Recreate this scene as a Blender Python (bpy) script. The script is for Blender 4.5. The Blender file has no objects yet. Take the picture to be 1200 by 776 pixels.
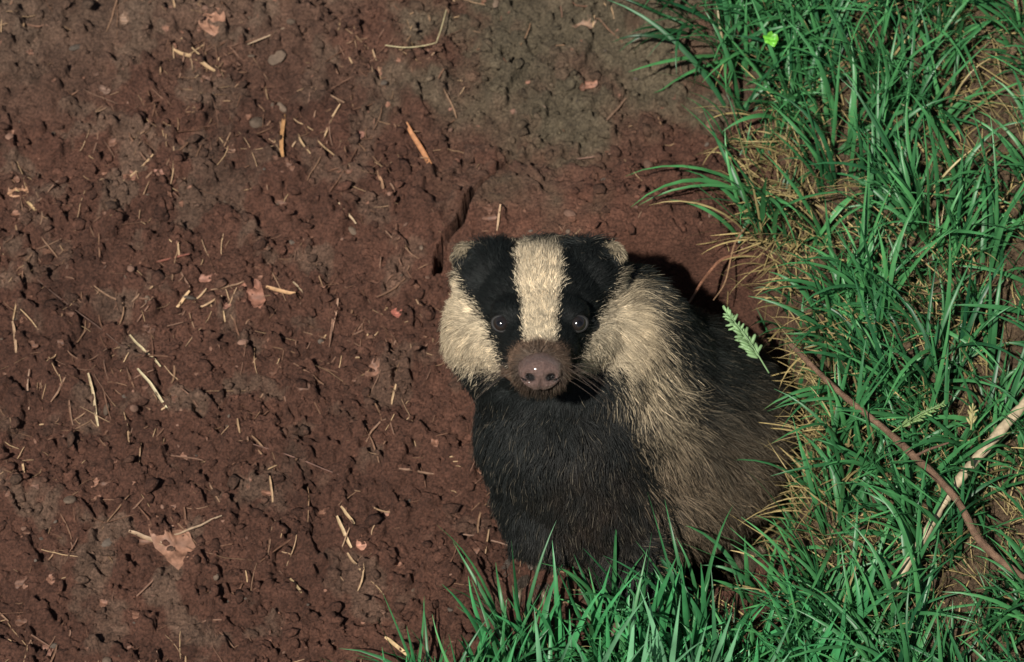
import bpy, math, numpy as np
from mathutils import Vector, Matrix, kdtree
rng = np.random.default_rng(7)
scene = bpy.context.scene
K = 0.0007
CP, SP = math.cos(math.radians(50)), math.sin(math.radians(50))

def sstep(a, b, x):
    t = np.clip((x-a)/(b-a), 0, 1); return t*t*(3-2*t)
# ---------------------------------------------------------------- noise
_tab = np.random.default_rng(3).random((256, 256))
def vnoise(x, y):
    xi = np.floor(x).astype(np.int64); yi = np.floor(y).astype(np.int64)
    fx = x-xi; fy = y-yi
    fx = fx*fx*fx*(fx*(fx*6-15)+10); fy = fy*fy*fy*(fy*(fy*6-15)+10)
    a = _tab[xi & 255, yi & 255]; b = _tab[(xi+1) & 255, yi & 255]
    c = _tab[xi & 255, (yi+1) & 255]; d = _tab[(xi+1) & 255, (yi+1) & 255]
    return (a*(1-fx)+b*fx)*(1-fy)+(c*(1-fx)+d*fx)*fy*1.0
def fbm(x, y, s, o=4, g=0.5):
    r = 0; a = 1; t = 0
    for i in range(o):
        ca, sa = math.cos(i*1.1+.3), math.sin(i*1.1+.3)
        r = r+a*vnoise((x*ca-y*sa)/s+17.3*i+50, (x*sa+y*ca)/s+9.1*i+50); t += a; a *= g; s *= .5
    return r/t-.5

# ---------------------------------------------------------------- terrain
def seg_dist(x, y, pts):
    best = np.full(x.shape, 1e9); arc = np.zeros(x.shape); n = len(pts)-1
    for i, ((ax, ay), (bx, by)) in enumerate(zip(pts[:-1], pts[1:])):
        dx, dy = bx-ax, by-ay
        t = np.clip(((x-ax)*dx+(y-ay)*dy)/(dx*dx+dy*dy), 0, 1)
        d = np.hypot(x-ax-t*dx, y-ay-t*dy)
        arc = np.where(d < best, (i+t)/n, arc); best = np.minimum(best, d)
    return best, arc
def h_macro(x, y):
    z = .27*np.tanh(y)
    z = z+.030*sstep(.20, .34, x+.03*fbm(x, y, .1, 2))*sstep(2., .8, np.hypot(x, y))
    z = z+.030*np.exp(-((x-.065)/.14)**2-((y-.085)/.055)**2)
    yl = .138+.02*fbm(x, y*0, .08, 3)
    z = z-.010*sstep(yl-.006, yl+.010, y)*sstep(-.02, .03, x)*sstep(.22, .16, x)*sstep(.30, .16, y)
    return z
def g2(px, py):
    px = np.asarray(px, float); py = np.asarray(py, float)
    x = (px-600)*K; sy = (388-py)*K
    y = sy/.94
    for _ in range(8):
        y = (sy-CP*h_macro(x, y))/SP
    return x, y
_cx, _cy = g2([606, 594, 576, 556, 547, 538, 523, 514, 511], [184, 189, 202, 222, 244, 264, 284, 300, 318])
CRACK = list(zip(_cx, _cy))
_bx, _by = g2([590, 640, 700, 760, 830], [196, 212, 232, 222, 205]); CRACK2 = list(zip(_bx, _by))
_hx, _hy = g2(812, 322)
def height(x, y):
    x = np.asarray(x, float); y = np.asarray(y, float)
    z = h_macro(x, y)
    wx = x+.012*fbm(x, y, .05, 3); wy = y+.012*fbm(x+3, y, .05, 3)
    e = np.sqrt(((wx-.125)/.130)**2+((wy+.075)/.142)**2)
    e2 = np.sqrt(((wx-_hx)/.064)**2+((wy-_hy+.018)/.044)**2)
    z = z-np.maximum(.225*sstep(1.06, .74, e), .17*sstep(1.08, .80, e2))
    far = np.exp(-np.maximum(np.hypot(x, y)-1, 0)/3)
    smooth_face = np.exp(-((x-.06)/.13)**2-((y-.09)/.06)**2)
    a = 1-.5*smooth_face
    z = z+.030*fbm(x, y, .25, 3)+.012*a*fbm(x+5, y, .06, 3)
    cl = np.abs(fbm(x+1, y+2, .022, 4, .6))
    z = z+far*a*(.004*(.18-cl)+.0070*fbm(x, y+7, .008, 3, .7))
    cl2 = fbm(x+11, y+4, .018, 3)
    z = z+far*a*.0085*sstep(.04, .14, cl2)
    cl3 = fbm(x+21, y+14, .0075, 2)
    z = z+far*a*.0034*sstep(.05, .14, cl3)
    qx = x+.005*fbm(x, y, .014, 3); qy = y+.005*fbm(x, y+4, .014, 3)
    d, arc = seg_dist(qx, qy, CRACK)
    w = .0030+.0018*np.sin(math.pi*np.clip(arc, 0, 1))+.0014*fbm(x+4, y, .01, 2)
    z = z-.080*sstep(w*1.25, w*.75, d)
    xl = np.interp(y, _cy[::-1], _cx[::-1])
    z = z+.010*np.exp(-np.maximum(d-.003, 0)/.02)*sstep(-.001, .003, x-xl)*sstep(_cy[-1]-.01, _cy[-1]+.01, y)*sstep(_cy[0]+.002, _cy[0]-.008, y)
    d2, _ = seg_dist(qx+.006*fbm(x, y, .03, 2), qy+.012*fbm(x+2, y, .03, 2), CRACK2)
    z = z-.012*sstep(.0035, .0010, d2)*sstep(-.12, .08, fbm(x+8, y, .04, 2))
    return z
def axis(dmin, dmax, st, far):
    c = np.arange(dmin, dmax, st); out = []; s = st*1.5; v = dmax
    while v < far: out.append(v); v += s; s *= 1.25
    lo = []; s = st*1.5; v = dmin-s
    while v > -far: lo.append(v); v -= s; s *= 1.25
    return np.array(lo[::-1]+list(c)+out)
xs = axis(-.50, .48, .00125, 80); ys = axis(-.40, .42, .00125, 80)
X, Y = np.meshgrid(xs, ys)
Z = height(X, Y)
nx, ny = len(xs), len(ys)
def new_mesh(name, V, F, mats, smooth=True, color=None, parent=None, mi=None):
    me = bpy.data.meshes.new(name)
    V = np.asarray(V, np.float32); F = np.asarray(F, np.int32); n = F.shape[1]
    me.vertices.add(len(V)); me.vertices.foreach_set('co', V.ravel())
    me.loops.add(F.size); me.loops.foreach_set('vertex_index', F.ravel())
    me.polygons.add(len(F)); me.polygons.foreach_set('loop_start', np.arange(0, F.size, n, dtype=np.int32))
    me.update(calc_edges=True); me.validate()
    me.polygons.foreach_set('use_smooth', np.full(len(me.polygons), smooth))
    for m in mats: me.materials.append(m)
    if mi is not None: me.polygons.foreach_set('material_index', np.asarray(mi, np.int32))
    if color is not None:
        a = me.color_attributes.new('col', 'FLOAT_COLOR', 'POINT')
        c = np.ones((len(V), 4), np.float32); c[:, :3] = color
        a.data.foreach_set('color', c.ravel())
    ob = bpy.data.objects.new(name, me); scene.collection.objects.link(ob)
    if parent: ob.parent = parent
    return ob
# ---------------------------------------------------------------- materials
def mat(name, rough=.8, spec=.3, noise=None, bump=None, base=None, transl=0, coat=0):
    m = bpy.data.materials.new(name); m.use_nodes = True; nt = m.node_tree; N = nt.nodes; L = nt.links
    bs = N['Principled BSDF']; bs.inputs['Roughness'].default_value = rough
    bs.inputs['Specular IOR Level'].default_value = spec
    bs.inputs['Coat Weight'].default_value = coat
    bs.inputs['Coat Roughness'].default_value = .08
    if base is None:
        at = N.new('ShaderNodeAttribute'); at.attribute_name = 'col'; col = at.outputs['Color']
    else:
        r = N.new('ShaderNodeRGB'); r.outputs[0].default_value = (*base, 1); col = r.outputs[0]
    tc = N.new('ShaderNodeTexCoord')
    for (sc, lo, hi, det) in (noise or []):
        nn = N.new('ShaderNodeTexNoise'); nn.inputs['Scale'].default_value = sc; nn.inputs['Detail'].default_value = det
        L.new(tc.outputs['Object'], nn.inputs['Vector'])
        mr = N.new('ShaderNodeMapRange'); mr.inputs['From Min'].default_value = .3; mr.inputs['From Max'].default_value = .7
        mr.inputs['To Min'].default_value = lo; mr.inputs['To Max'].default_value = hi
        L.new(nn.outputs['Fac'], mr.inputs['Value'])
        vm = N.new('ShaderNodeVectorMath'); vm.operation = 'SCALE'
        L.new(col, vm.inputs[0]); L.new(mr.outputs[0], vm.inputs['Scale']); col = vm.outputs[0]
    L.new(col, bs.inputs['Base Color'])
    if bump:
        nn = N.new('ShaderNodeTexNoise'); nn.inputs['Scale'].default_value = bump[0]; nn.inputs['Detail'].default_value = 6
        nn.inputs['Roughness'].default_value = .75
        L.new(tc.outputs['Object'], nn.inputs['Vector'])
        b = N.new('ShaderNodeBump'); b.inputs['Distance'].default_value = bump[1]; b.inputs['Strength'].default_value = 1
        L.new(nn.outputs['Fac'], b.inputs['Height']); L.new(b.outputs[0], bs.inputs['Normal'])
    if transl:
        t = N.new('ShaderNodeBsdfTranslucent'); L.new(col, t.inputs['Color'])
        mx = N.new('ShaderNodeMixShader'); mx.inputs[0].default_value = transl
        L.new(bs.outputs[0], mx.inputs[1]); L.new(t.outputs[0], mx.inputs[2])
        L.new(mx.outputs[0], N['Material Output'].inputs['Surface'])
    return m
M_soil = mat('soil', .8, .3, noise=[(9, .85, 1.15, 4), (70, .75, 1.25, 5), (450, .5, 1.5, 5)], bump=(330, .006))
M_litter = mat('dry_plant', .6, .3, noise=[(250, .7, 1.2, 3)])
M_grass = mat('grass_blade', .40, .4, noise=[(60, .75, 1.2, 3)], transl=.18)
M_stone = mat('stone', .7, .3, noise=[(200, .7, 1.2, 4)], bump=(300, .002))
M_bark = mat('twig_bark', .8, .2, noise=[(150, .6, 1.3, 5)], bump=(400, .003))

def soilcol(x, y):
    px = 600+x/K; py = 388-(SP*y+CP*h_macro(x, y))/K
    base = np.array([.134, .061, .040]); grey = np.array([.155, .130, .083]); pale = np.array([.220, .152, .106]); red = np.array([.176, .078, .050])
    n1 = fbm(x, y, .09, 4); n2 = fbm(x+9, y, .03, 4)
    c = np.broadcast_to(base, x.shape+(3,)).copy()
    def mix(c, k, w): w = np.clip(w, 0, 1)[..., None]; return c*(1-w)+k*w
    c = mix(c, red, .8*np.exp(-((px-690)/170)**2-((py-270)/70)**2))
    c = mix(c, grey, .85*np.exp(-(np.maximum(np.abs(px-670+300*n2)-90, 0)/80)**2)*sstep(215, 90, py+260*n1+150*n2))
    c = mix(c, pale, .7*sstep(190, -50, py+240*n1+.25*px))
    c = mix(c, pale, .5*sstep(.06, .20, n2)*sstep(900, 200, px))
    c = mix(c, np.array([.15, .105, .062]), .8*sstep(880, 960, px))
    c = mix(c, base*.6, .5*sstep(.05, .2, -n1)*sstep(700, 200, px))
    return c
V = np.stack([X, Y, Z], -1).reshape(-1, 3)
idx = np.arange(nx*ny).reshape(ny, nx)
F = np.stack([idx[:-1, :-1], idx[:-1, 1:], idx[1:, 1:], idx[1:, :-1]], -1).reshape(-1, 4)
new_mesh('ground', V, F, [M_soil], color=soilcol(X, Y).reshape(-1, 3))

# ---------------------------------------------------------------- clods & pebbles
def ico(sub):
    import bmesh
    bm = bmesh.new(); bmesh.ops.create_icosphere(bm, subdivisions=sub, radius=1)
    v = np.array([p.co[:] for p in bm.verts]); f = np.array([[q.index for q in p.verts] for p in bm.faces]); bm.free(); return v, f
iv2, if2 = ico(2); iv1, if1 = ico(1)
def lumps(name, x, y, size, col, m, flat=.7, sink=.25, jit=.22, smooth=True, lod=(iv2, if2)):
    iv, if_ = lod
    n = len(x); z = height(x, y)
    r = 1+rng.normal(0, jit, (n, len(iv), 1))*.6
    low = rng.normal(0, 1, (n, 3, 3))*.25+np.eye(3)
    v = np.einsum('nij,kj->nki', low, iv)*r
    v[..., 2] *= flat
    v = v*size[:, None, None]+np.stack([x, y, z+size*(flat-sink)*.6], -1)[:, None]
    f = if_[None]+(np.arange(n)*len(iv))[:, None, None]
    c = np.repeat(col, len(iv), 0)
    return new_mesh(name, v.reshape(-1, 3), f.reshape(-1, 3), [m], smooth, color=c)
def inpit(x, y, k=1.05):
    x = np.asarray(x, float); y = np.asarray(y, float)
    dc, _ = seg_dist(x, y, CRACK)
    return (np.hypot((x-.125)/.13, (y+.075)/.142) < k) | (np.hypot((x-_hx)/.062, (y-_hy+.02)/.042) < k) | (dc < .0075)
n = 26000
x = rng.uniform(-.48, .45, n); y = rng.uniform(-.40, .40, n)
keep = (~inpit(x, y)) & (rng.random(n) < np.clip(.55+2.6*fbm(x, y, .08, 3), .08, 1))
x, y = x[keep], y[keep]
size = .0006+.0013*rng.random(len(x))**2+.0048*rng.random(len(x))**9
lumps('soil_crumbs', x, y, size, soilcol(x, y)*rng.uniform(.7, 1.4, (len(x), 1)), M_soil, lod=(iv1, if1), jit=.3)
n = 260
x = rng.uniform(-.46, .40, n); y = rng.uniform(-.40, .38, n); k = ~inpit(x, y); x, y = x[k], y[k]
pc = np.array([[.20, .14, .10], [.30, .17, .12], [.18, .14, .11]])[rng.integers(0, 3, len(x))]*rng.uniform(.5, 1.1, (len(x), 1))
lumps('pebbles', x, y, .0012+.0040*rng.random(len(x))**3, pc, M_stone, flat=.55, jit=.08)

# ---------------------------------------------------------------- strands (straw)
def ribbons(P, W, side, fold, C):
    n, k, _ = P.shape
    T = np.gradient(P, axis=1); T /= np.linalg.norm(T, axis=2, keepdims=True)+1e-9
    S = side if side.ndim == 3 else np.repeat(side[:, None], k, 1)
    S = S-(S*T).sum(-1, keepdims=True)*T; S /= np.linalg.norm(S, axis=2, keepdims=True)+1e-9
    Nn = np.cross(S, T)
    L_ = P-S*W[..., None]*.5+Nn*(W*fold)[..., None]; R_ = P+S*W[..., None]*.5+Nn*(W*fold)[..., None]
    V = np.stack([L_, P, R_], 2).reshape(-1, 3)
    b = (np.arange(n)*k*3)[:, None, None]; r = (np.arange(k-1)*3)[None, :, None]
    q1 = np.array([0, 1, 4, 3]); q2 = np.array([1, 2, 5, 4])
    F = np.concatenate([(b+r+q1).reshape(-1, 4), (b+r+q2).reshape(-1, 4)])
    col = np.repeat(C.reshape(-1, 1, 3) if C.ndim == 2 and C.shape[0] == n*k else np.repeat(C[:, None], k, 1).reshape(-1, 1, 3), 3, 1).reshape(-1, 3)
    return V, F, col
def straw(px, py, ang, ln, w, col, lift=.0012, bend=.15):
    px = np.asarray(px, float); n = len(px); k = 6
    x, y = g2(px, py); t = np.linspace(-.5, .5, k)[None]
    a = np.asarray(ang)[:, None]+np.asarray(bend)*rng.normal(0, 1, (n, 1))*t*2+rng.normal(0, .05, (n, k))
    dx = np.cos(a)*(ln[:, None]*K/(k-1)); dy = np.sin(a)*(ln[:, None]*K/(k-1))
    X_ = np.cumsum(dx, 1); Y_ = np.cumsum(dy, 1); X_ += (x-X_.mean(1))[:, None]; Y_ += (y-Y_.mean(1))[:, None]
    zz = height(X_, Y_)
    tt = t-t.mean(); sl = (zz*tt).sum(1, keepdims=True)/(tt**2).sum(); ln_ = zz.mean(1, keepdims=True)+sl*tt
    Z_ = ln_+lift+t*rng.normal(0, .0025, (n, 1))
    Z_ = np.maximum(Z_, .6*zz+.4*ln_+w[:, None]*K*.3)
    P = np.stack([X_, Y_, Z_], -1)
    W = w[:, None]*K*(1-.35*np.abs(t*2)**3)
    side = np.stack([-np.sin(a), np.cos(a), rng.normal(0, .3, (n, 1))+0*a], -1)
    return ribbons(P, W, side, -.35, col)
def cat(parts):
    Vs, Fs, Cs = [], [], []; o = 0
    for v, f, c in parts: Vs.append(v); Fs.append(f+o); Cs.append(c); o += len(v)
    return np.concatenate(Vs), np.concatenate(Fs), np.concatenate(Cs)
spec = [(325, 157, 92, 75, 6, (.50, .27, .12)), (491, 168, -58, 72, 7, (.48, .22, .10)), (215, 66, -33, 62, 6, (.50, .33, .18)), (22, 240, -48, 40, 5, (.55, .38, .2)),
        (172, 420, -50, 60, 4, (.62, .50, .30)), (183, 466, -48, 52, 5, (.70, .58, .36)), (115, 475, -75, 55, 4, (.55, .42, .25)), (213, 352, 55, 26, 5, (.6, .4, .22)),
        (328, 347, -22, 38, 6, (.55, .33, .17)), (348, 340, -50, 22, 5, (.6, .45, .28)), (240, 622, 10, 62, 5, (.42, .30, .2)), (184, 630, -18, 44, 6, (.40, .27, .17)),
        (408, 622, -58, 34, 5, (.6, .43, .25)), (355, 682, -62, 30, 4, (.55, .40, .22)), (420, 655, -60, 34, 4, (.5, .34, .2)), (412, 602, -55, 28, 4, (.5, .35, .2)),
        (490, 555, 2, 40, 4, (.3, .18, .12)), (470, 748, -30, 30, 5, (.6, .42, .22)), (377, 105, -40, 55, 3, (.35, .22, .14)), (300, 33, 12, 48, 3, (.40, .28, .18)),
        (443, 212, -75, 30, 5, (.38, .22, .13)), (405, 255, -45, 30, 3, (.45, .32, .2)), (197, 309, 0, 46, 6, (.26, .10, .07)), (725, 120, 60, 60, 3, (.24, .15, .1)),
        (392, 382, 75, 40, 4, (.35, .2, .13)), (40, 465, -88, 50, 3, (.4, .26, .18)), (350, 545, -15, 120, 2, (.22, .12, .09)), (100, 380, -40, 170, 3, (.20, .12, .09)),
        (20, 405, -80, 40, 4, (.4, .26, .16)), (570, 630, -20, 60, 3, (.28, .17, .12)), (700, 178, 8, 60, 3, (.24, .14, .1)), (585, 265, 80, 26, 4, (.5, .33, .2))]
sp = np.array([s[:5] for s in spec], float); sc = np.array([s[5] for s in spec])
parts = [straw(sp[:, 0], sp[:, 1], np.radians(sp[:, 2]), sp[:, 3], sp[:, 4]*.85, sc*.9, bend=.06)]
n = 3600
px = rng.uniform(-60, 860, n); py = rng.uniform(-60, 830, n)
x, y = g2(px, py); k = ~inpit(x, y, 1.1); px, py = px[k], py[k]
dens = fbm(px*K, py*K, .07, 3); k = rng.random(len(px)) < np.clip(.5+3.5*dens, .06, 1)*np.where(px > 480, .45, 1); px, py = px[k], py[k]; n = len(px)
tone = rng.random((n, 1))**3.2
cc = (1-tone)*np.array([.17, .088, .055])+tone*np.array([.50, .34, .19])
parts.append(straw(px, py, rng.uniform(-math.pi, math.pi, n), 5+46*rng.random(n)**3, .9+1.8*rng.random(n)**2, cc, bend=.18))
V, F, C = cat(parts); new_mesh('straw_litter', V, F, [M_litter], color=C)

# ---------------------------------------------------------------- dead leaf fragments
def flake(px, py, sx, sy, rot, col, tilt=.25, curl=.15, irr=1.):
    x, y = g2(px, py); x = float(x); y = float(y); R = 5; A = 24
    ph = rng.uniform(0, 6, 4)
    vs = [(0, 0)]
    for r in range(1, R+1):
        for a in range(A):
            t = a/A*2*math.pi
            e = 1+irr*(.18*math.sin(2*t+ph[0])+.12*math.sin(3*t+ph[1])+.07*math.sin(5*t+ph[2])+.05*math.sin(9*t+ph[3]))
            vs.append((r/R*e*math.cos(t)*sx*K/2, r/R*e*math.sin(t)*sy*K/2))
    v = np.array(vs); c, s = math.cos(rot), math.sin(rot); v = v@np.array([[c, s], [-s, c]])
    zz = height(x+v[:, 0], y+v[:, 1]); s0 = max(sx, sy)*K
    z = zz.mean()*.6+.4*zz+.0006+curl*(v[:, 0]**2)/s0*2+rng.normal(0, tilt)*v[:, 0]*.4+rng.normal(0, tilt)*v[:, 1]*.4+.03*s0*np.sin(v[:, 1]/s0*14)
    z = np.maximum(z, zz-.0008)
    V = np.stack([x+v[:, 0], y+v[:, 1], z], -1); F = []
    for a in range(A): F.append((0, 1+a, 1+(a+1) % A, 1+(a+1) % A))
    for r in range(R-1):
        for a in range(A):
            F.append((1+r*A+a, 1+(r+1)*A+a, 1+(r+1)*A+(a+1) % A, 1+r*A+(a+1) % A))
    C = np.array(col)[None]*(1+.25*np.sin(v[:, 1:2]/s0*25+ph[0]))
    return V, np.array(F), C
fl = [(295, 354, 34, 40, .5, (.26, .12, .08)), (215, 636, 44, 66, .6, (.27, .14, .09)), (12, 228, 28, 22, 0, (.40, .22, .13)), (236, 12, 32, 40, .3, (.38, .20, .13)),
      (428, 633, 12, 13, 0, (.42, .20, .13)), (465, 370, 14, 15, 0, (.40, .14, .10)), (417, 150, 11, 16, 0, (.30, .15, .11)), (262, 176, 14, 10, 0, (.27, .15, .10)),
      (241, 327, 20, 12, 0, (.27, .13, .09)), (693, 84, 22, 12, 0, (.30, .15, .10)), (77, 743, 12, 20, 0, (.27, .14, .1)), (440, 437, 26, 14, .6, (.23, .12, .08)), (128, 12, 16, 12, 0, (.25, .16, .11)),
      (180, 204, 14, 12, 0, (.28, .14, .10)), (265, 365, 12, 10, 0, (.28, .14, .10)), (108, 100, 13, 18, 0, (.24, .15, .11)), (690, 10, 30, 14, .3, (.24, .15, .10))]
parts = [flake(*f, irr=.7) for f in fl]
for i in range(330):
    px, py = rng.uniform(-40, 860), rng.uniform(-40, 820); x, y = g2(px, py)
    if inpit(np.array([x]), np.array([y]), 1.1)[0] or (px > 480 and rng.random() < .55): continue
    s = 4+13*rng.random()**3; c = np.array([.19, .095, .062])*rng.uniform(.6, 1.4)
    parts.append(flake(px, py, s, s*rng.uniform(.4, 1), rng.uniform(0, 3), c))
V, F, C = cat(parts)
T1 = F[:, [0, 1, 2]]; T2 = F[F[:, 2] != F[:, 3]][:, [0, 2, 3]]
new_mesh('dead_leaf_fragments', V, np.concatenate([T1, T2]), [M_litter], color=C)

# ---------------------------------------------------------------- tubes
def tube(name, pts, rad, color, m, sides=10, parent=None, rough=.12, sub=8):
    pts = np.array(pts, float); n0 = len(pts)
    t = np.linspace(0, n0-1, (n0-1)*sub+1); i = np.clip(t.astype(int), 0, n0-2); u = (t-i)[:, None]
    p0 = pts[np.maximum(i-1, 0)]; p1 = pts[i]; p2 = pts[i+1]; p3 = pts[np.minimum(i+2, n0-1)]
    P = .5*((2*p1)+(-p0+p2)*u+(2*p0-5*p1+4*p2-p3)*u*u+(-p0+3*p1-3*p2+p3)*u**3)
    r = np.interp(t, np.arange(n0), rad)
    T = np.gradient(P, axis=0); T /= np.linalg.norm(T, axis=1, keepdims=True)
    A = np.cross(T, [0.1, .3, 1]); A /= np.linalg.norm(A, axis=1, keepdims=True); B = np.cross(T, A)
    a = np.linspace(0, 2*math.pi, sides, endpoint=False)
    rr = r[:, None]*(1+rough*rng.normal(0, 1, (len(P), 1))*.6+rough*.4*rng.normal(0, 1, (len(P), sides)))
    V = P[:, None]+rr[..., None]*(np.cos(a)[None, :, None]*A[:, None]+np.sin(a)[None, :, None]*B[:, None])
    V = np.concatenate([V.reshape(-1, 3), P[:1], P[-1:]])
    F = []; m_ = len(P)
    for q in range(m_-1):
        for s in range(sides): F.append((q*sides+s, q*sides+(s+1) % sides, (q+1)*sides+(s+1) % sides, (q+1)*sides+s))
    F = np.array(F); T3 = np.concatenate([F[:, [0, 1, 2]], F[:, [0, 2, 3]]]); e = []
    for s in range(sides): e += [(m_*sides, (s+1) % sides, s), (m_*sides+1, (m_-1)*sides+s, (m_-1)*sides+(s+1) % sides)]
    return new_mesh(name, V, np.concatenate([T3, np.array(e)]), [m], color=np.broadcast_to(np.array(color), (len(V), 3)), parent=parent)
def above(px, py, lift):
    s = (388-py)*K; x = (px-600)*K; y = s
    for _ in range(10): y = (s-CP*(float(h_macro(np.float64(x), np.float64(y)))+lift))/SP
    return (x, y, float(h_macro(np.float64(x), np.float64(y)))+lift)
tw = bpy.data.objects.new('twig', None); scene.collection.objects.link(tw)
tube('stem', [above(918, 402, .06), above(965, 452, .068), above(1020, 500, .07), above(1048, 528, .072), above(1090, 572, .07), above(1118, 622, .065), above(1164, 660, .055)],
     [.0020, .0024, .0026, .0033, .0028, .0031, .0024], (.24, .145, .095), M_bark, parent=tw)
tube('side_shoot', [above(1048, 528, .072), above(1062, 520, .078), above(1085, 512, .08)], [.0015, .0012, .0006], (.22, .13, .09), M_bark, parent=tw, sides=6)
tube('dry_stalk', [above(1192, 455, .05), above(1150, 500, .048), above(1105, 550, .044), above(1075, 592, .040), above(1040, 648, .036), above(1015, 690, .025)],
     [.0036, .0042, .0040, .0034, .0032, .0028], (.48, .38, .25), M_litter)
tube('root', [above(885, 300, .0), above(850, 302, .012), above(826, 325, .02), above(808, 352, .03), above(797, 366, .035), above(794, 386, .036)],
     [.0012, .0013, .0012, .0011, .0009, .0005], (.36, .17, .10), M_bark, sides=6)
tube('root', [above(880, 262, .0), above(862, 285, .012), above(850, 330, .01), above(835, 352, .02)], [.0009, .0009, .0007, .0004], (.42, .25, .14), M_bark, sides=6)
tube('root', [above(508, 38, .006), above(492, 42, .008), above(470, 44, .007), above(446, 41, .006)], [.0006]*4, (.42, .35, .2), M_litter, sides=6)
tube('root', [above(508, 38, .006), above(514, 20, .008), above(520, -4, .007)], [.0006]*3, (.42, .35, .2), M_litter, sides=6)

# ---------------------------------------------------------------- grass
def blades(root, az, th0, kap, ln, w, col, k=9, twist=0.5):
    n = len(az); t = np.linspace(0, 1, k)[None]
    th = th0[:, None]+kap[:, None]*t**1.4
    a = az[:, None]+rng.normal(0, twist, (n, 1))*t
    ds = ln[:, None]/(k-1)
    dx = np.sin(th)*np.cos(a)*ds; dy = np.sin(th)*np.sin(a)*ds; dz = np.cos(th)*ds
    P = np.stack([np.cumsum(dx, 1)-dx[:, :1], np.cumsum(dy, 1)-dy[:, :1], np.cumsum(dz, 1)-dz[:, :1]], -1)+root[:, None]
    gz = height(P[..., 0], P[..., 1])+.001; P[..., 2] = np.maximum(P[..., 2], np.where(t > 0, gz, P[..., 2]))
    W = w[:, None]*np.clip(np.minimum(.55+t*2.2, 1)*(1-t**2.6), .04, 1)
    sa = a+math.pi/2; tw_ = rng.normal(0, .5, (n, 1))+rng.normal(0, .5, (n, 1))*t
    side = np.stack([np.cos(sa)*np.cos(tw_), np.sin(sa)*np.cos(tw_), np.sin(tw_)], -1)
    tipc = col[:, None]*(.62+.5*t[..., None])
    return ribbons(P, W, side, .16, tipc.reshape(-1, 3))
Lx = [-80, 0, 60, 150, 250, 330, 400, 470, 560, 640, 680, 720, 745, 776, 860]
Lv = [830, 845, 862, 872, 888, 912, 925, 935, 935, 925, 870, 700, 570, 500, 470]
G0 = np.array([.016, .095, .038]); G1 = np.array([.105, .36, .115])
def tuft_field(nt, per, dead=.0, lnr=(.045, .10), wr=(.0018, .0036), bias=(-.35, .1), spread=.006, dark=1.):
    px = rng.uniform(450, 1290, nt); py = rng.uniform(-80, 900, nt)
    lb = np.interp(py, Lx, Lv)
    keep = px > lb+rng.normal(0, 12, len(px))
    bare = np.exp(-((px-1165)/60)**2-((py-140)/115)**2)+np.exp(-((px-1165)/48)**2-((py-395)/70)**2)+.7*np.exp(-((px-1180)/40)**2-((py-580)/60)**2)
    keep &= rng.random(len(px)) > bare*1.5
    keep &= rng.random(len(px)) < np.clip(.75+2.2*fbm(px*K+3, py*K, .05, 2), .15, 1)
    px, py = px[keep], py[keep]
    x, y = g2(px, py); m = len(x)
    X_ = np.repeat(x, per)+rng.normal(0, spread, m*per); Y_ = np.repeat(y, per)+rng.normal(0, spread, m*per)
    N_ = m*per
    ba = rng.normal(0, .6, (m, 2))+np.array(bias); ba = np.repeat(ba, per, 0)+rng.normal(0, .6, (N_, 2))
    az = np.arctan2(ba[:, 1], ba[:, 0])
    th0 = np.abs(rng.normal(.30, .3, N_)); kap = rng.uniform(.3, 1.7, N_)
    ln = rng.uniform(*lnr, N_)*np.repeat(rng.uniform(.7, 1.2, m), per); w = rng.uniform(*wr, N_)
    tone = np.repeat(rng.random(m), per)*.5+rng.random(N_)*.5
    g = ((1-tone)[:, None]*G0+tone[:, None]*G1)*dark
    dd = rng.random(N_) < dead
    dc = np.array([.42, .33, .15])*rng.uniform(.5, 1.2, (N_, 1)); g[dd] = dc[dd]
    w = np.where(dd, w*.5, w)
    return np.stack([X_, Y_, height(X_, Y_)-.002], -1), az, th0, kap, ln, w, g
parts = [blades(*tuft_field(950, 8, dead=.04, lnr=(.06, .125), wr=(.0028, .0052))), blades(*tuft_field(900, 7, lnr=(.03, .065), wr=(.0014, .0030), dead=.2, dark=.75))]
m = 26; x, y = g2(rng.uniform(800, 850, m), rng.uniform(-60, 60, m))
parts.append(blades(np.stack([x, y, height(x, y)], -1), rng.normal(math.pi+.5, .4, m), rng.uniform(.3, .8, m), rng.uniform(.8, 1.8, m), rng.uniform(.05, .09, m), rng.uniform(.002, .004, m), np.array([[.02, .09, .03]])*rng.uniform(.7, 1.5, (m, 1))))
m = 400; px = rng.uniform(480, 1000, m); py = rng.uniform(752, 900, m); k = py > np.interp(px, [480, 560, 620, 1000], [800, 772, 752, 742]); px, py = px[k], py[k]; m = len(px)
x, y = g2(px, py)
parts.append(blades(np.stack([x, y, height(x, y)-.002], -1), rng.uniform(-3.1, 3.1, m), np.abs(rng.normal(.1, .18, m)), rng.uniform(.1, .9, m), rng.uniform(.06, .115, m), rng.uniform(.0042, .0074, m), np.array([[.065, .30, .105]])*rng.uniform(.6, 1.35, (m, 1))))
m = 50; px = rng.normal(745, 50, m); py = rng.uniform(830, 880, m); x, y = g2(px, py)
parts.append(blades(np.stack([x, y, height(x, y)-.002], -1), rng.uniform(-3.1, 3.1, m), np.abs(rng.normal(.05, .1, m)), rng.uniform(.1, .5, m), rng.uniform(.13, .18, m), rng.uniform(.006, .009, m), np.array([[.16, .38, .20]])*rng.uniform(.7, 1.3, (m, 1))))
V, F, C = cat(parts); new_mesh('grass', V, F, [M_grass], color=C)
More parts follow.
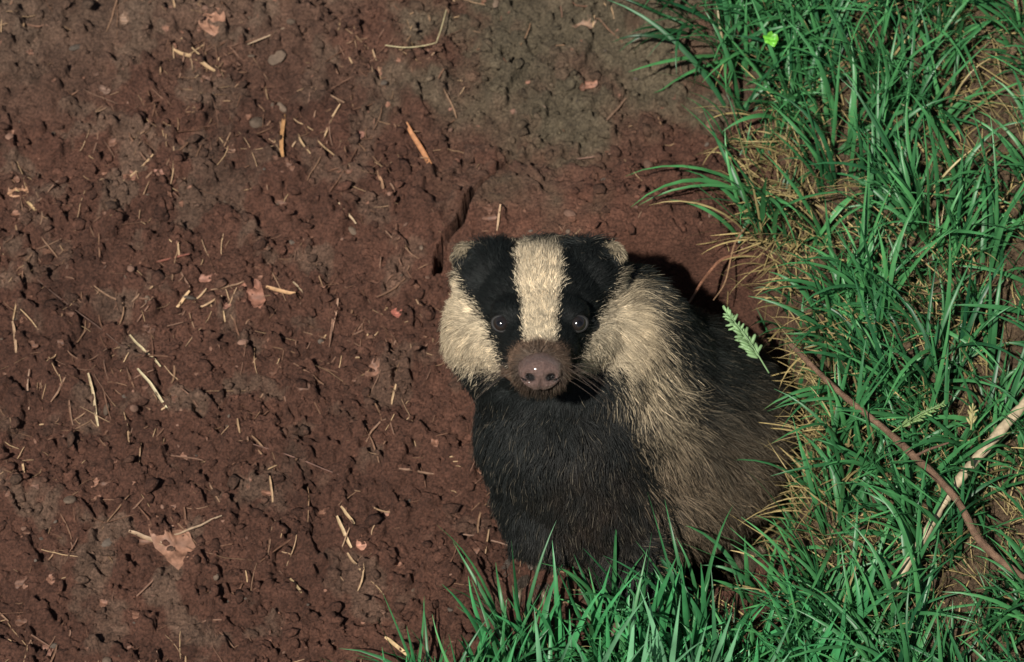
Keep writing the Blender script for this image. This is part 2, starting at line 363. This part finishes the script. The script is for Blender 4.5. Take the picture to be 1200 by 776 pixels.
def thatch(cx, cy, sx, sy, n, L0=.05, az0=math.pi):
    px = rng.normal(cx, sx, n); py = rng.normal(cy, sy, n); x, y = g2(px, py)
    return blades(np.stack([x, y, height(x, y)+.002], -1), rng.normal(az0, 1.0, n), rng.uniform(.7, 1.3, n), rng.uniform(.2, .9, n), rng.uniform(L0*.4, L0*1.3, n), rng.uniform(.0007, .0018, n), np.array([[.46, .35, .15]])*rng.uniform(.4, 1.15, (n, 1)))
parts = [thatch(928, 215, 24, 45, 150, .05), thatch(955, 500, 24, 60, 260, .06), thatch(925, 300, 18, 40, 60), thatch(1130, 330, 60, 120, 260, .045), thatch(1150, 90, 45, 90, 200, .045), thatch(1010, 700, 90, 50, 160), thatch(1140, 560, 50, 60, 180), thatch(1000, 330, 70, 200, 500, .055)]
V, F, C = cat(parts); new_mesh('dead_grass', V, F, [M_litter], color=C)
def seed_head(base, tip, n, s, col, name):
    e = bpy.data.objects.new(name, None); scene.collection.objects.link(e)
    b = np.array(base); t = np.array(tip); mid = (b+t)/2+np.array([0, 0, .004])
    tube('stalk', [b, mid, t], [.0007, .0006, .0004], np.array(col)*.8, M_grass, sides=6, parent=e)
    Vs, Fs = [], []; v0, f0 = ico(1)
    for i in range(n):
        u = .25+.75*i/n; p = b*(1-u)+t*u; d = (t-b)/np.linalg.norm(t-b)
        sd = np.cross(d, [0, 0, 1])*(1 if i % 2 else -1)*.8+rng.normal(0, .35, 3)+d*.9; sd /= np.linalg.norm(sd)
        L_ = s*(1.1-u*.5)*rng.uniform(.7, 1.2); a = np.cross(sd, [.3, .2, .9]); a /= np.linalg.norm(a); c = np.cross(sd, a)
        Vs.append(p+sd*L_*.7+v0[:, :1]*sd*L_+v0[:, 1:2]*a*L_*.28+v0[:, 2:]*c*L_*.22); Fs.append(f0+len(v0)*i)
    V = np.concatenate(Vs); new_mesh('spikelets', V, np.concatenate(Fs), [M_grass], color=np.broadcast_to(np.array(col), V.shape)*rng.uniform(.8, 1.2, (len(V), 1)), parent=e)
seed_head(above(893, 436, .062), above(845, 366, .078), 60, .0068, (.30, .48, .22), 'grass_seed_head')
seed_head(above(1020, 505, .07), above(1082, 468, .085), 30, .005, (.26, .40, .15), 'grass_seed_head')
seed_head(above(1112, 500, .07), above(1114, 472, .08), 14, .005, (.5, .45, .2), 'grass_seed_head')
V, F, C = flake(906, 80, 17, 19, 0, (.16, .50, .05)); V = V+np.array([0, -.02, .06])
new_mesh('green_leaf', V, np.concatenate([F[:, [0, 1, 2]], F[F[:, 2] != F[:, 3]][:, [0, 2, 3]]]), [M_grass], color=C)

# ================================================================ BADGER
badger = bpy.data.objects.new('badger', None); scene.collection.objects.link(badger)
al = math.radians(20)
b_ = np.array([0, -CP, SP]); us = np.array([0, SP, CP])
f_ = b_*math.cos(al)-us*math.sin(al); u_ = us*math.cos(al)+b_*math.sin(al); r_ = np.array([1., 0, 0])
H = np.array([.021, -.106, .14])
def hw(r, u, f): return H+r*r_+u*u_+f*f_
def hl(p): d = p-H; return d@r_, d@u_, d@f_
def fromscreen(px, py, z): return np.array([(px-600)*K, ((388-py)*K-CP*z)/SP, z])
import bmesh
bm = bmesh.new()
Rh = np.stack([r_, u_, f_], 1)
def ell(c, rad, R=None):
    M = Matrix.Identity(4)
    R = np.eye(3) if R is None else R
    A = R@np.diag(rad)
    for i in range(3):
        for j in range(3): M[i][j] = A[i, j]
        M[i][3] = c[i]
    bmesh.ops.create_icosphere(bm, subdivisions=4, radius=1, matrix=M)
def chain(pts, rad, steps=8):
    pts = [np.array(p) for p in pts]
    for a, b, ra, rb in zip(pts[:-1], pts[1:], rad[:-1], rad[1:]):
        for i in range(steps+1):
            t = i/steps; ell(a*(1-t)+b*t, [ra*(1-t)+rb*t]*3)
for c, r in [((0, .008, -.012), (.052, .044, .055)), ((0, .004, .028), (.038, .031, .046)), ((0, .000, .055), (.030, .026, .036)), ((0, -.004, .080), (.0236, .0212, .031)),
             ((0, -.022, .040), (.026, .014, .048)), ((.022, .022, .042), (.014, .009, .018)), ((-.022, .022, .042), (.014, .009, .018))]:
    ell(hw(*c), r, Rh)
for s in (-1, 1):
    for q in range(7):
        t = q/6; ell(hw(s*(.014+.021*t), -.008-.003*t, .050-.076*t), (.018+.016*t, .020+.018*t, .026+.012*t), Rh)
    ell(hw(s*.034, .026, -.026), (.030, .026, .034), Rh)
    ell(hw(s*.056, .043, -.024), (.0120, .0130, .008), Rh)
chest = fromscreen(660, 502, .02); thro = fromscreen(642, 452, .050); sho = fromscreen(707, 457, .02); bel = fromscreen(707, 596, -.06)
mid = fromscreen(778, 508, -.05); rump = fromscreen(795, 540, -.135)
chain([hw(0, -.01, -.03), hw(.010, -.03, -.06), sho], [.060, .070, .086]); chain([thro, chest, bel], [.054, .068, .075])
chain([hw(.036, -.014, -.030), hw(.055, -.035, -.055), sho+np.array([.01, 0, 0])], [.040, .056, .080])
chain([hw(-.030, -.020, -.030), thro], [.040, .052])
chain([sho, mid, rump], [.086, .097, .088]); chain([chest, sho], [.068, .084]); chain([bel, mid], [.074, .09])
pl = fromscreen(622, 656, -.062); pr = fromscreen(742, 702, -.066)
chain([fromscreen(640, 560, -.01), fromscreen(643, 618, -.035), pl+np.array([.004, .01, .012])], [.042, .030, .021])
chain([fromscreen(720, 600, -.05), fromscreen(735, 655, -.05), pr+np.array([0, .01, .012])], [.045, .032, .021])
for p in (pl, pr): ell(p+np.array([0, -.006, .006]), (.023, .030, .012))
for s in (-1, 1):
    chain([rump+np.array([s*.05, -.01, -.02]), rump+np.array([s*.06, -.05, -.055]), rump+np.array([s*.05, -.01, -.075]), rump+np.array([s*.05, -.05, -.088])], [.045, .03, .02, .014], 5)
chain([rump+np.array([.02, .07, 0]), rump+np.array([.03, .10, -.03])], [.022, .012], 4)
me = bpy.data.meshes.new('body_src'); bm.to_mesh(me); bm.free()
ob = bpy.data.objects.new('body_src', me); scene.collection.objects.link(ob)
md = ob.modifiers.new('r', 'REMESH'); md.mode = 'VOXEL'; md.voxel_size = .0028
ms = ob.modifiers.new('s', 'SMOOTH'); ms.iterations = 12; ms.factor = .5
dg = bpy.context.evaluated_depsgraph_get(); me2 = bpy.data.meshes.new_from_object(ob.evaluated_get(dg)); bpy.data.objects.remove(ob)
me2.name = 'body'; body = bpy.data.objects.new('body', me2); scene.collection.objects.link(body); body.parent = badger
me2.polygons.foreach_set('use_smooth', np.ones(len(me2.polygons), bool))
nv = len(me2.vertices); BV = np.zeros(nv*3, np.float32); me2.vertices.foreach_get('co', BV); BV = BV.reshape(-1, 3).astype(float)
BN = np.zeros(nv*3, np.float32); me2.vertices.foreach_get('normal', BN); BN = BN.reshape(-1, 3).astype(float)
me2.calc_loop_triangles(); nt_ = len(me2.loop_triangles); T = np.zeros(nt_*3, np.int32); me2.loop_triangles.foreach_get('vertices', T); T = T.reshape(-1, 3)

def pxy(p):
    return 600+p[:, 0]/K, 388-(SP*p[:, 1]+CP*p[:, 2])/K
def headw(p):
    r, u, f = hl(p)
    e = np.sqrt((r/.088)**2+((u+.002)/.064)**2+((f-.02)/.085)**2)
    return sstep(1.10, .88, e)
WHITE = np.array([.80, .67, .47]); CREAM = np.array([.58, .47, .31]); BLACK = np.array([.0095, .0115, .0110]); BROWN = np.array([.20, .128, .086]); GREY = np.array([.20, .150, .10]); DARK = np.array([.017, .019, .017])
def furcol(p, jit):
    px, py = pxy(p); r, u, f = hl(p); hwt = headw(p)
    R = r/K; s = (u*math.cos(al)-f*math.sin(al))/K; hy = 375-s; aR = np.abs(R)
    jx = jit[:, 0]*2.2; jy = jit[:, 1]*4
    a = np.interp(hy+jy, [270, 340, 378, 400, 425], [26, 22, 18, 16, 18])+jx
    bb = np.interp(hy+jy, [270, 300, 340, 378, 400, 415, 430], [112, 96, 78, 58, 49, 44, 40])+jx*1.5
    cc = np.interp(aR, [20, 45, 80, 110, 145], [436, 434, 422, 404, 400])+jy*1.5
    pale = np.where((R > 0)[:, None], WHITE*.85, WHITE*.88)
    tofade = sstep(70, 115, aR+jy)[:, None]; pale = pale*(1-tofade)+CREAM*.85*tofade
    stain = (.5+.5*np.sin(p[:, 0]*260+1)*np.sin(p[:, 2]*230+p[:, 1]*190))[:, None]
    wht = WHITE*(1-.10*stain)
    head = np.where((aR < a)[:, None], wht, np.where((aR < bb)[:, None], BLACK, pale*(1-.18*stain)))
    head = np.where(((hy > cc) & (R < 85))[:, None], BLACK*1.3, head)
    mz = sstep(.076, .090, f+jit[:, 0]*.003-.008*sstep(0, .02, u))[:, None]
    head = head*(1-mz)+BROWN*mz
    chin = ((u < -.014) & (f > .034) & (np.abs(r) < .028)); head = np.where(chin[:, None], BROWN*.55, head)
    tip = (np.abs(r) > .046) & (u > .036) & ((np.abs(r)-.056)*.55+(u-.043)*.85 > .0058+jit[:, 1]*.0018)
    bandx = np.interp(py+jy*3, [300, 330, 390, 460, 520, 600, 700], [696, 704, 724, 756, 777, 796, 812])
    wd = np.interp(py, [330, 400, 470, 520, 620], [26, 34, 28, 28, 36])
    mot = np.sin(p[:, 0]*170+p[:, 1]*90)*np.sin(p[:, 2]*150+p[:, 0]*60)
    d = (px+jx*6+mot*8-bandx)/wd
    body = np.broadcast_to(BLACK*1.2, p.shape).copy()
    dirt = (np.exp(-((px-690)/60)**2-((py-590)/80)**2)*.7*(.6+.4*mot))[:, None]; body = body*(1-dirt)+np.array([.040, .026, .018])*dirt
    fade = sstep(430, 550, py+mot*14)[:, None]; band = CREAM*(.82+.20*mot[:, None])*(1-fade)+GREY*1.1*fade
    w = (sstep(1.15, .65, np.abs(d))*sstep(322, 340, py+jy))[:, None]
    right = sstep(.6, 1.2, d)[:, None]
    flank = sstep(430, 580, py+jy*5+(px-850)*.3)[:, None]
    rc = DARK*(1-flank)+GREY*.72*flank*(1+.25*mot[:, None])  # dark upper back: the head's cast shadow is put into the fur colour
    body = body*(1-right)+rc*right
    body = body*(1-w)+band*w
    paw = (py > 640) & (px < 690); body = np.where(paw[:, None], np.array([.085, .065, .050]), body)
    out = head*hwt[:, None]+body*(1-hwt[:, None])
    return np.where(tip[:, None], CREAM*.55, out)
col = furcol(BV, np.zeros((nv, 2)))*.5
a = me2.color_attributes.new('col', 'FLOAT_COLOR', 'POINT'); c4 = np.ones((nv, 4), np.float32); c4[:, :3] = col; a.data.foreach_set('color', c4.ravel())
M_skin = mat('badger_skin', .8, .2, noise=[(300, .8, 1.2, 3)]); me2.materials.clear(); me2.materials.append(M_skin)

EYE = [(-.0285, .0165, .0545), (.0285, .0165, .0545)]
def fur(name, n, sel):
    p0, p1, p2 = BV[T[:, 0]], BV[T[:, 1]], BV[T[:, 2]]
    ar = np.linalg.norm(np.cross(p1-p0, p2-p0), axis=1); c = (p0+p1+p2)/3; ar = ar*sel(c)
    t = rng.choice(len(T), n, p=ar/ar.sum()); u = rng.random(n); v = rng.random(n); k = u+v > 1; u[k] = 1-u[k]; v[k] = 1-v[k]
    w = 1-u-v; P = p0[t]*w[:, None]+p1[t]*u[:, None]+p2[t]*v[:, None]
    Nn = BN[T[t, 0]]*w[:, None]+BN[T[t, 1]]*u[:, None]+BN[T[t, 2]]*v[:, None]; Nn /= np.linalg.norm(Nn, axis=1, keepdims=True)
    r, uu, f = hl(P)
    keep = np.ones(n, bool)
    for e in EYE: keep &= np.linalg.norm(np.stack([r-e[0], uu-e[1], f-e[2]], 1), axis=1) > .0088
    keep &= np.linalg.norm(np.stack([r, uu+.004, f-.116], 1), axis=1) > .0155
    P, Nn = P[keep], Nn[keep]; n = len(P); r, uu, f = hl(P); px, py = pxy(P)
    hwt = headw(P)
    jit = rng.normal(0, 1, (n, 2))
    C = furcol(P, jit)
    sg = np.sign(r); low = sstep(.015, -.015, uu); side_ = sstep(.020, .045, np.abs(r))
    fh = -f_[None]*(1-.5*low*side_)[:, None]+(r*7)[:, None]*r_+(side_*low)[:, None]*(sg[:, None]*r_*.45-u_*1.0)
    rt = sstep(660, 800, px)[:, None]
    fb = (1-rt)*np.array([-.02, -.25, -1.0])+rt*np.array([.32, .2, -.80])
    fl_ = fh*hwt[:, None]+fb*(1-hwt[:, None]); fl_ /= np.linalg.norm(fl_, axis=1, keepdims=True)
    q = P*120
    sw = np.stack([np.sin(q[:, 1]*1.3+q[:, 2]*.7+1), np.sin(q[:, 0]*1.1+q[:, 2]+2), np.sin(q[:, 0]*.9-q[:, 1]*1.2)], 1)*.20+np.stack([np.sin(q[:, 1]*3.3+q[:, 2]*2), np.sin(q[:, 0]*3.1+q[:, 2]*2.7), np.sin(q[:, 0]*2.9-q[:, 1]*3.2)], 1)*.20
    fl_ = fl_+sw*(1-.6*hwt[:, None])+rng.normal(0, .20, (n, 3))
    tg = fl_-(fl_*Nn).sum(1, keepdims=True)*Nn; tg /= np.linalg.norm(tg, axis=1, keepdims=True)+1e-9
    Lh = np.interp(f, [-.05, 0, .03, .06, .09, .115], [.014, .011, .008, .0058, .0042, .003])
    Lh = Lh+.007*low*side_*sstep(.04, 0, f)
    ear = (uu > .036) & (np.abs(r) > .046)
    Lb = np.interp(px, [560, 700, 820], [.018, .022, .027]); Lb = np.where(py > 630, .013, Lb)
    L_ = (Lh*hwt+Lb*(1-hwt))*rng.uniform(.55, 1.3, n)
    L_ = np.where(ear, .0065*rng.uniform(.7, 1.3, n), L_)
    lift = .30+.18*rng.normal(0, 1, n)+.1*side_*hwt; lift = np.clip(lift, .08, 1)
    k = 6; t = np.linspace(0, 1, k)
    d0 = Nn*(lift+.25)[:, None]+tg; d0 /= np.linalg.norm(d0, axis=1, keepdims=True)
    d1 = Nn*(lift*.4)[:, None]+tg+np.array([0, 0, -.12]); d1 /= np.linalg.norm(d1, axis=1, keepdims=True)
    cur = P-Nn*.0008; pts = [cur]
    for i in range(1, k):
        dd = d0*(1-t[i])+d1*t[i]+rng.normal(0, .06, (n, 3)); cur = cur+dd*(L_/(k-1))[:, None]; pts.append(cur)
    pts = np.stack(pts, 1)
    M_ = n//26; kd = kdtree.KDTree(M_)
    for i in range(M_): kd.insert(pts[i, 2], i)
    kd.balance(); mid_ = pts[:, 2]
    gi = np.array([kd.find(mid_[i])[1] for i in range(n)])
    gd = pts[gi]-pts; far_ = np.linalg.norm(gd[:, 2], axis=1) < .008
    cs = (rng.uniform(.1, .65, n)*far_*(1-.5*hwt))[:, None, None]
    pts = pts+gd*cs*(t**1.7)[None, :, None]
    rad = (.00019+.00006*(1-hwt))[:, None]*(1-.8*t**2)[None]*rng.uniform(.7, 1.2, (n, 1))
    bright = rng.lognormal(0, .22, (n, 1))*rng.lognormal(0, .20, (M_, 1))[gi]; C = C*bright
    lum = C.mean(1)
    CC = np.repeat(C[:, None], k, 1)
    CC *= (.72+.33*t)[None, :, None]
    griz = ((rng.random(n) < np.where(px > 800, np.where(py > 470, .24, .08), .07)) & (hwt < .5) & (py < 640))[:, None]
    g = (griz*np.array([0, 0, 0, .15, .8, 1])[None])[..., None]; CC = CC*(1-g*.7)+np.array([.26, .22, .16])*g*.7
    bd = ((rng.random(n) < np.where(py > 440, .45, .22)) & (hwt < .5) & (lum > .08))[:, None]
    g = (bd*np.array([0, 0, .4, .9, .8, .1])[None])[..., None]; CC = CC*(1-g)+np.array([.03, .026, .02])*g
    cu = bpy.data.hair_curves.new(name); cu.add_curves([k]*n)
    cu.attributes['position'].data.foreach_set('vector', pts.astype(np.float32).ravel())
    ra = cu.attributes.get('radius') or cu.attributes.new('radius', 'FLOAT', 'POINT'); ra.data.foreach_set('value', rad.astype(np.float32).ravel())
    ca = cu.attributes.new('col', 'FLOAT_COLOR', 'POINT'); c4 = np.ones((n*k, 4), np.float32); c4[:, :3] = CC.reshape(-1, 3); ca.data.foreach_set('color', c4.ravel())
    o = bpy.data.objects.new(name, cu); scene.collection.objects.link(o); o.parent = badger
    cu.materials.append(M_fur)
M_fur = mat('badger_fur', .5, .28)
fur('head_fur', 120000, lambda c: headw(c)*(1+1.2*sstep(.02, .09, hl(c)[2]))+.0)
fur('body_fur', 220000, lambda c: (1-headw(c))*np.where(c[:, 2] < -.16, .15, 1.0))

# eyes
M_eye = mat('eye', .10, .5, base=(.006, .005, .005), coat=1.0)
M_iris = mat('iris', .15, .5, base=(.018, .014, .012), coat=1.0)
M_lid = mat('eyelid', .6, .3, base=(.022, .021, .020))
ev, ef = ico(4)
for e in EYE:
    c = hw(*e); v = c+ev*.0068
    look = b_+np.array([np.sign(e[0])*.25, 0, 0]); look /= np.linalg.norm(look)
    fc = (ev[ef].mean(1)@look); mi = np.where(fc > .93, 0, 1)
    new_mesh('eye', v, ef, [M_eye, M_iris], parent=badger, mi=mi)
    A = np.cross(look, [0, 0, 1.]); A /= np.linalg.norm(A); B = np.cross(A, look)
    NA, NB = 28, 8; vs = []
    for i in range(NA):
        t = i/NA*2*math.pi; ctr = c+look*.0026+(A*math.cos(t)*.0070+B*math.sin(t)*(.0052 if math.sin(t)*B[2] > 0 else .0058))
        rd = A*math.cos(t)+B*math.sin(t)
        for j in range(NB):
            s = j/NB*2*math.pi; vs.append(ctr+(rd*math.cos(s)+look*math.sin(s))*.0014)
    F = [(i*NB+j, ((i+1) % NA)*NB+j, ((i+1) % NA)*NB+(j+1) % NB, i*NB+(j+1) % NB) for i in range(NA) for j in range(NB)]
    new_mesh('eyelid', vs, F, [M_lid], parent=badger)
# nose pad
M_nose = mat('nose_pad', .28, .6, noise=[(500, .7, 1.2, 4)], bump=(600, .0030), coat=.6)
nv5, nf5 = ico(6)
v = nv5.copy(); rr, uu2, ff = v[:, 0], v[:, 1], v[:, 2]
nost = np.zeros(len(v))
for s in (-1, 1):
    d = ((rr-s*.46)/.26)**2+((uu2+.05-.15*s*(rr-s*.46))/.27)**2; g = np.exp(-d*1.1)*(ff > 0); nost = np.maximum(nost, g)
    slit = np.exp(-(((rr-s*.74)/.22)**2+((uu2+.25)/.12)**2))*(ff > 0); nost = np.maximum(nost, slit*.75)
groove = np.exp(-(rr/.08)**2)*sstep(.2, -.4, uu2)*(ff > 0)
ffn = ff*(1-.5*nost-.16*groove); flatf = np.where(ffn > .55, .55+(ffn-.55)*.5, ffn)
v = np.stack([rr*(1+.08*sstep(-.2, .5, uu2)), uu2, flatf], 1)
v = hw(0, -.003, .104)[None]+(v[:, :1]*.0163)*r_+(v[:, 1:2]*.0136)*u_+(v[:, 2:]*.020)*f_
c = np.array([.205, .130, .108])[None]*(1-.96*sstep(.30, .60, nost))[:, None]*(1-.5*groove)[:, None]
new_mesh('nose', v, nf5, [M_nose], color=c, parent=badger)
# whiskers
n = 36; k = 8; t = np.linspace(0, 1, k)[None, :, None]
s = np.where(np.arange(n) % 2, 1, -1)
st = np.array([hw(s[i]*rng.uniform(.018, .023), rng.uniform(-.012, .002), rng.uniform(.08, .10)) for i in range(n)])
dr = s[:, None]*r_*.9+u_*rng.normal(-.15, .3, (n, 1))+f_*rng.normal(.1, .35, (n, 1)); Lw = rng.uniform(.025, .05, (n, 1, 1))
P = st[:, None]+dr[:, None]*t*Lw+np.array([0, 0, -1])*t**2*Lw*.3
cu = bpy.data.hair_curves.new('whiskers'); cu.add_curves([k]*n); cu.attributes['position'].data.foreach_set('vector', P.astype(np.float32).ravel())
ra = cu.attributes.get('radius') or cu.attributes.new('radius', 'FLOAT', 'POINT'); ra.data.foreach_set('value', np.tile(.00011*(1-.8*np.linspace(0, 1, k)), n).astype(np.float32))
ca = cu.attributes.new('col', 'FLOAT_COLOR', 'POINT'); c4 = np.ones((n*k, 4), np.float32); c4[:, :3] = [.12, .09, .07]; ca.data.foreach_set('color', c4.ravel())
o = bpy.data.objects.new('whiskers', cu); scene.collection.objects.link(o); o.parent = badger; cu.materials.append(M_fur)
M_claw = mat('claw', .4, .5, base=(.16, .12, .08))
for p in (pl, pr):
    for i in range(5):
        x0 = (i-2)*.0085; q = p+np.array([x0, -.030+abs(i-2)*.004, .008])
        tube('claw', [q, q+np.array([x0*.15, -.010, .002]), q+np.array([x0*.2, -.018, -.005])], [.0028, .0022, .0006], (.16, .12, .08), M_claw, sides=8, parent=badger, rough=.02)
# ---------------------------------------------------------------- light, world, camera
Ld = b_+np.array([-.28, 0, 0])+us*.06; Ld /= np.linalg.norm(Ld)
sun = bpy.data.lights.new('sun', 'SUN'); sun.energy = 5.0; sun.angle = math.radians(.8); sun.color = (1, .95, .87)
so = bpy.data.objects.new('sun', sun); scene.collection.objects.link(so); so.rotation_euler = Vector(Ld).to_track_quat('Z', 'Y').to_euler(); so.location = (-2, -3, 4)
w = bpy.data.worlds.new('World'); scene.world = w; w.use_nodes = True; nt = w.node_tree
sk = nt.nodes.new('ShaderNodeTexSky'); sk.sky_type = 'NISHITA'; sk.sun_disc = False
sk.sun_elevation = math.asin(Ld[2]); sk.sun_rotation = math.atan2(Ld[0], Ld[1])
bg = nt.nodes['Background']; bg.inputs['Strength'].default_value = .035; nt.links.new(sk.outputs[0], bg.inputs['Color'])
cam = bpy.data.cameras.new('camera'); co = bpy.data.objects.new('camera', cam); scene.collection.objects.link(co)
dist = 3.0; co.location = Vector(b_*dist); co.rotation_euler = Vector(b_).to_track_quat('Z', 'Y').to_euler()
cam.lens = 36/(2*(.42/dist)); cam.sensor_width = 36; cam.clip_start = .05; cam.clip_end = 500
cam.dof.use_dof = True; cam.dof.focus_distance = dist-.17; cam.dof.aperture_fstop = 8
scene.camera = co
scene.view_settings.view_transform = 'Standard'; scene.view_settings.look = 'None'; scene.view_settings.exposure = 0
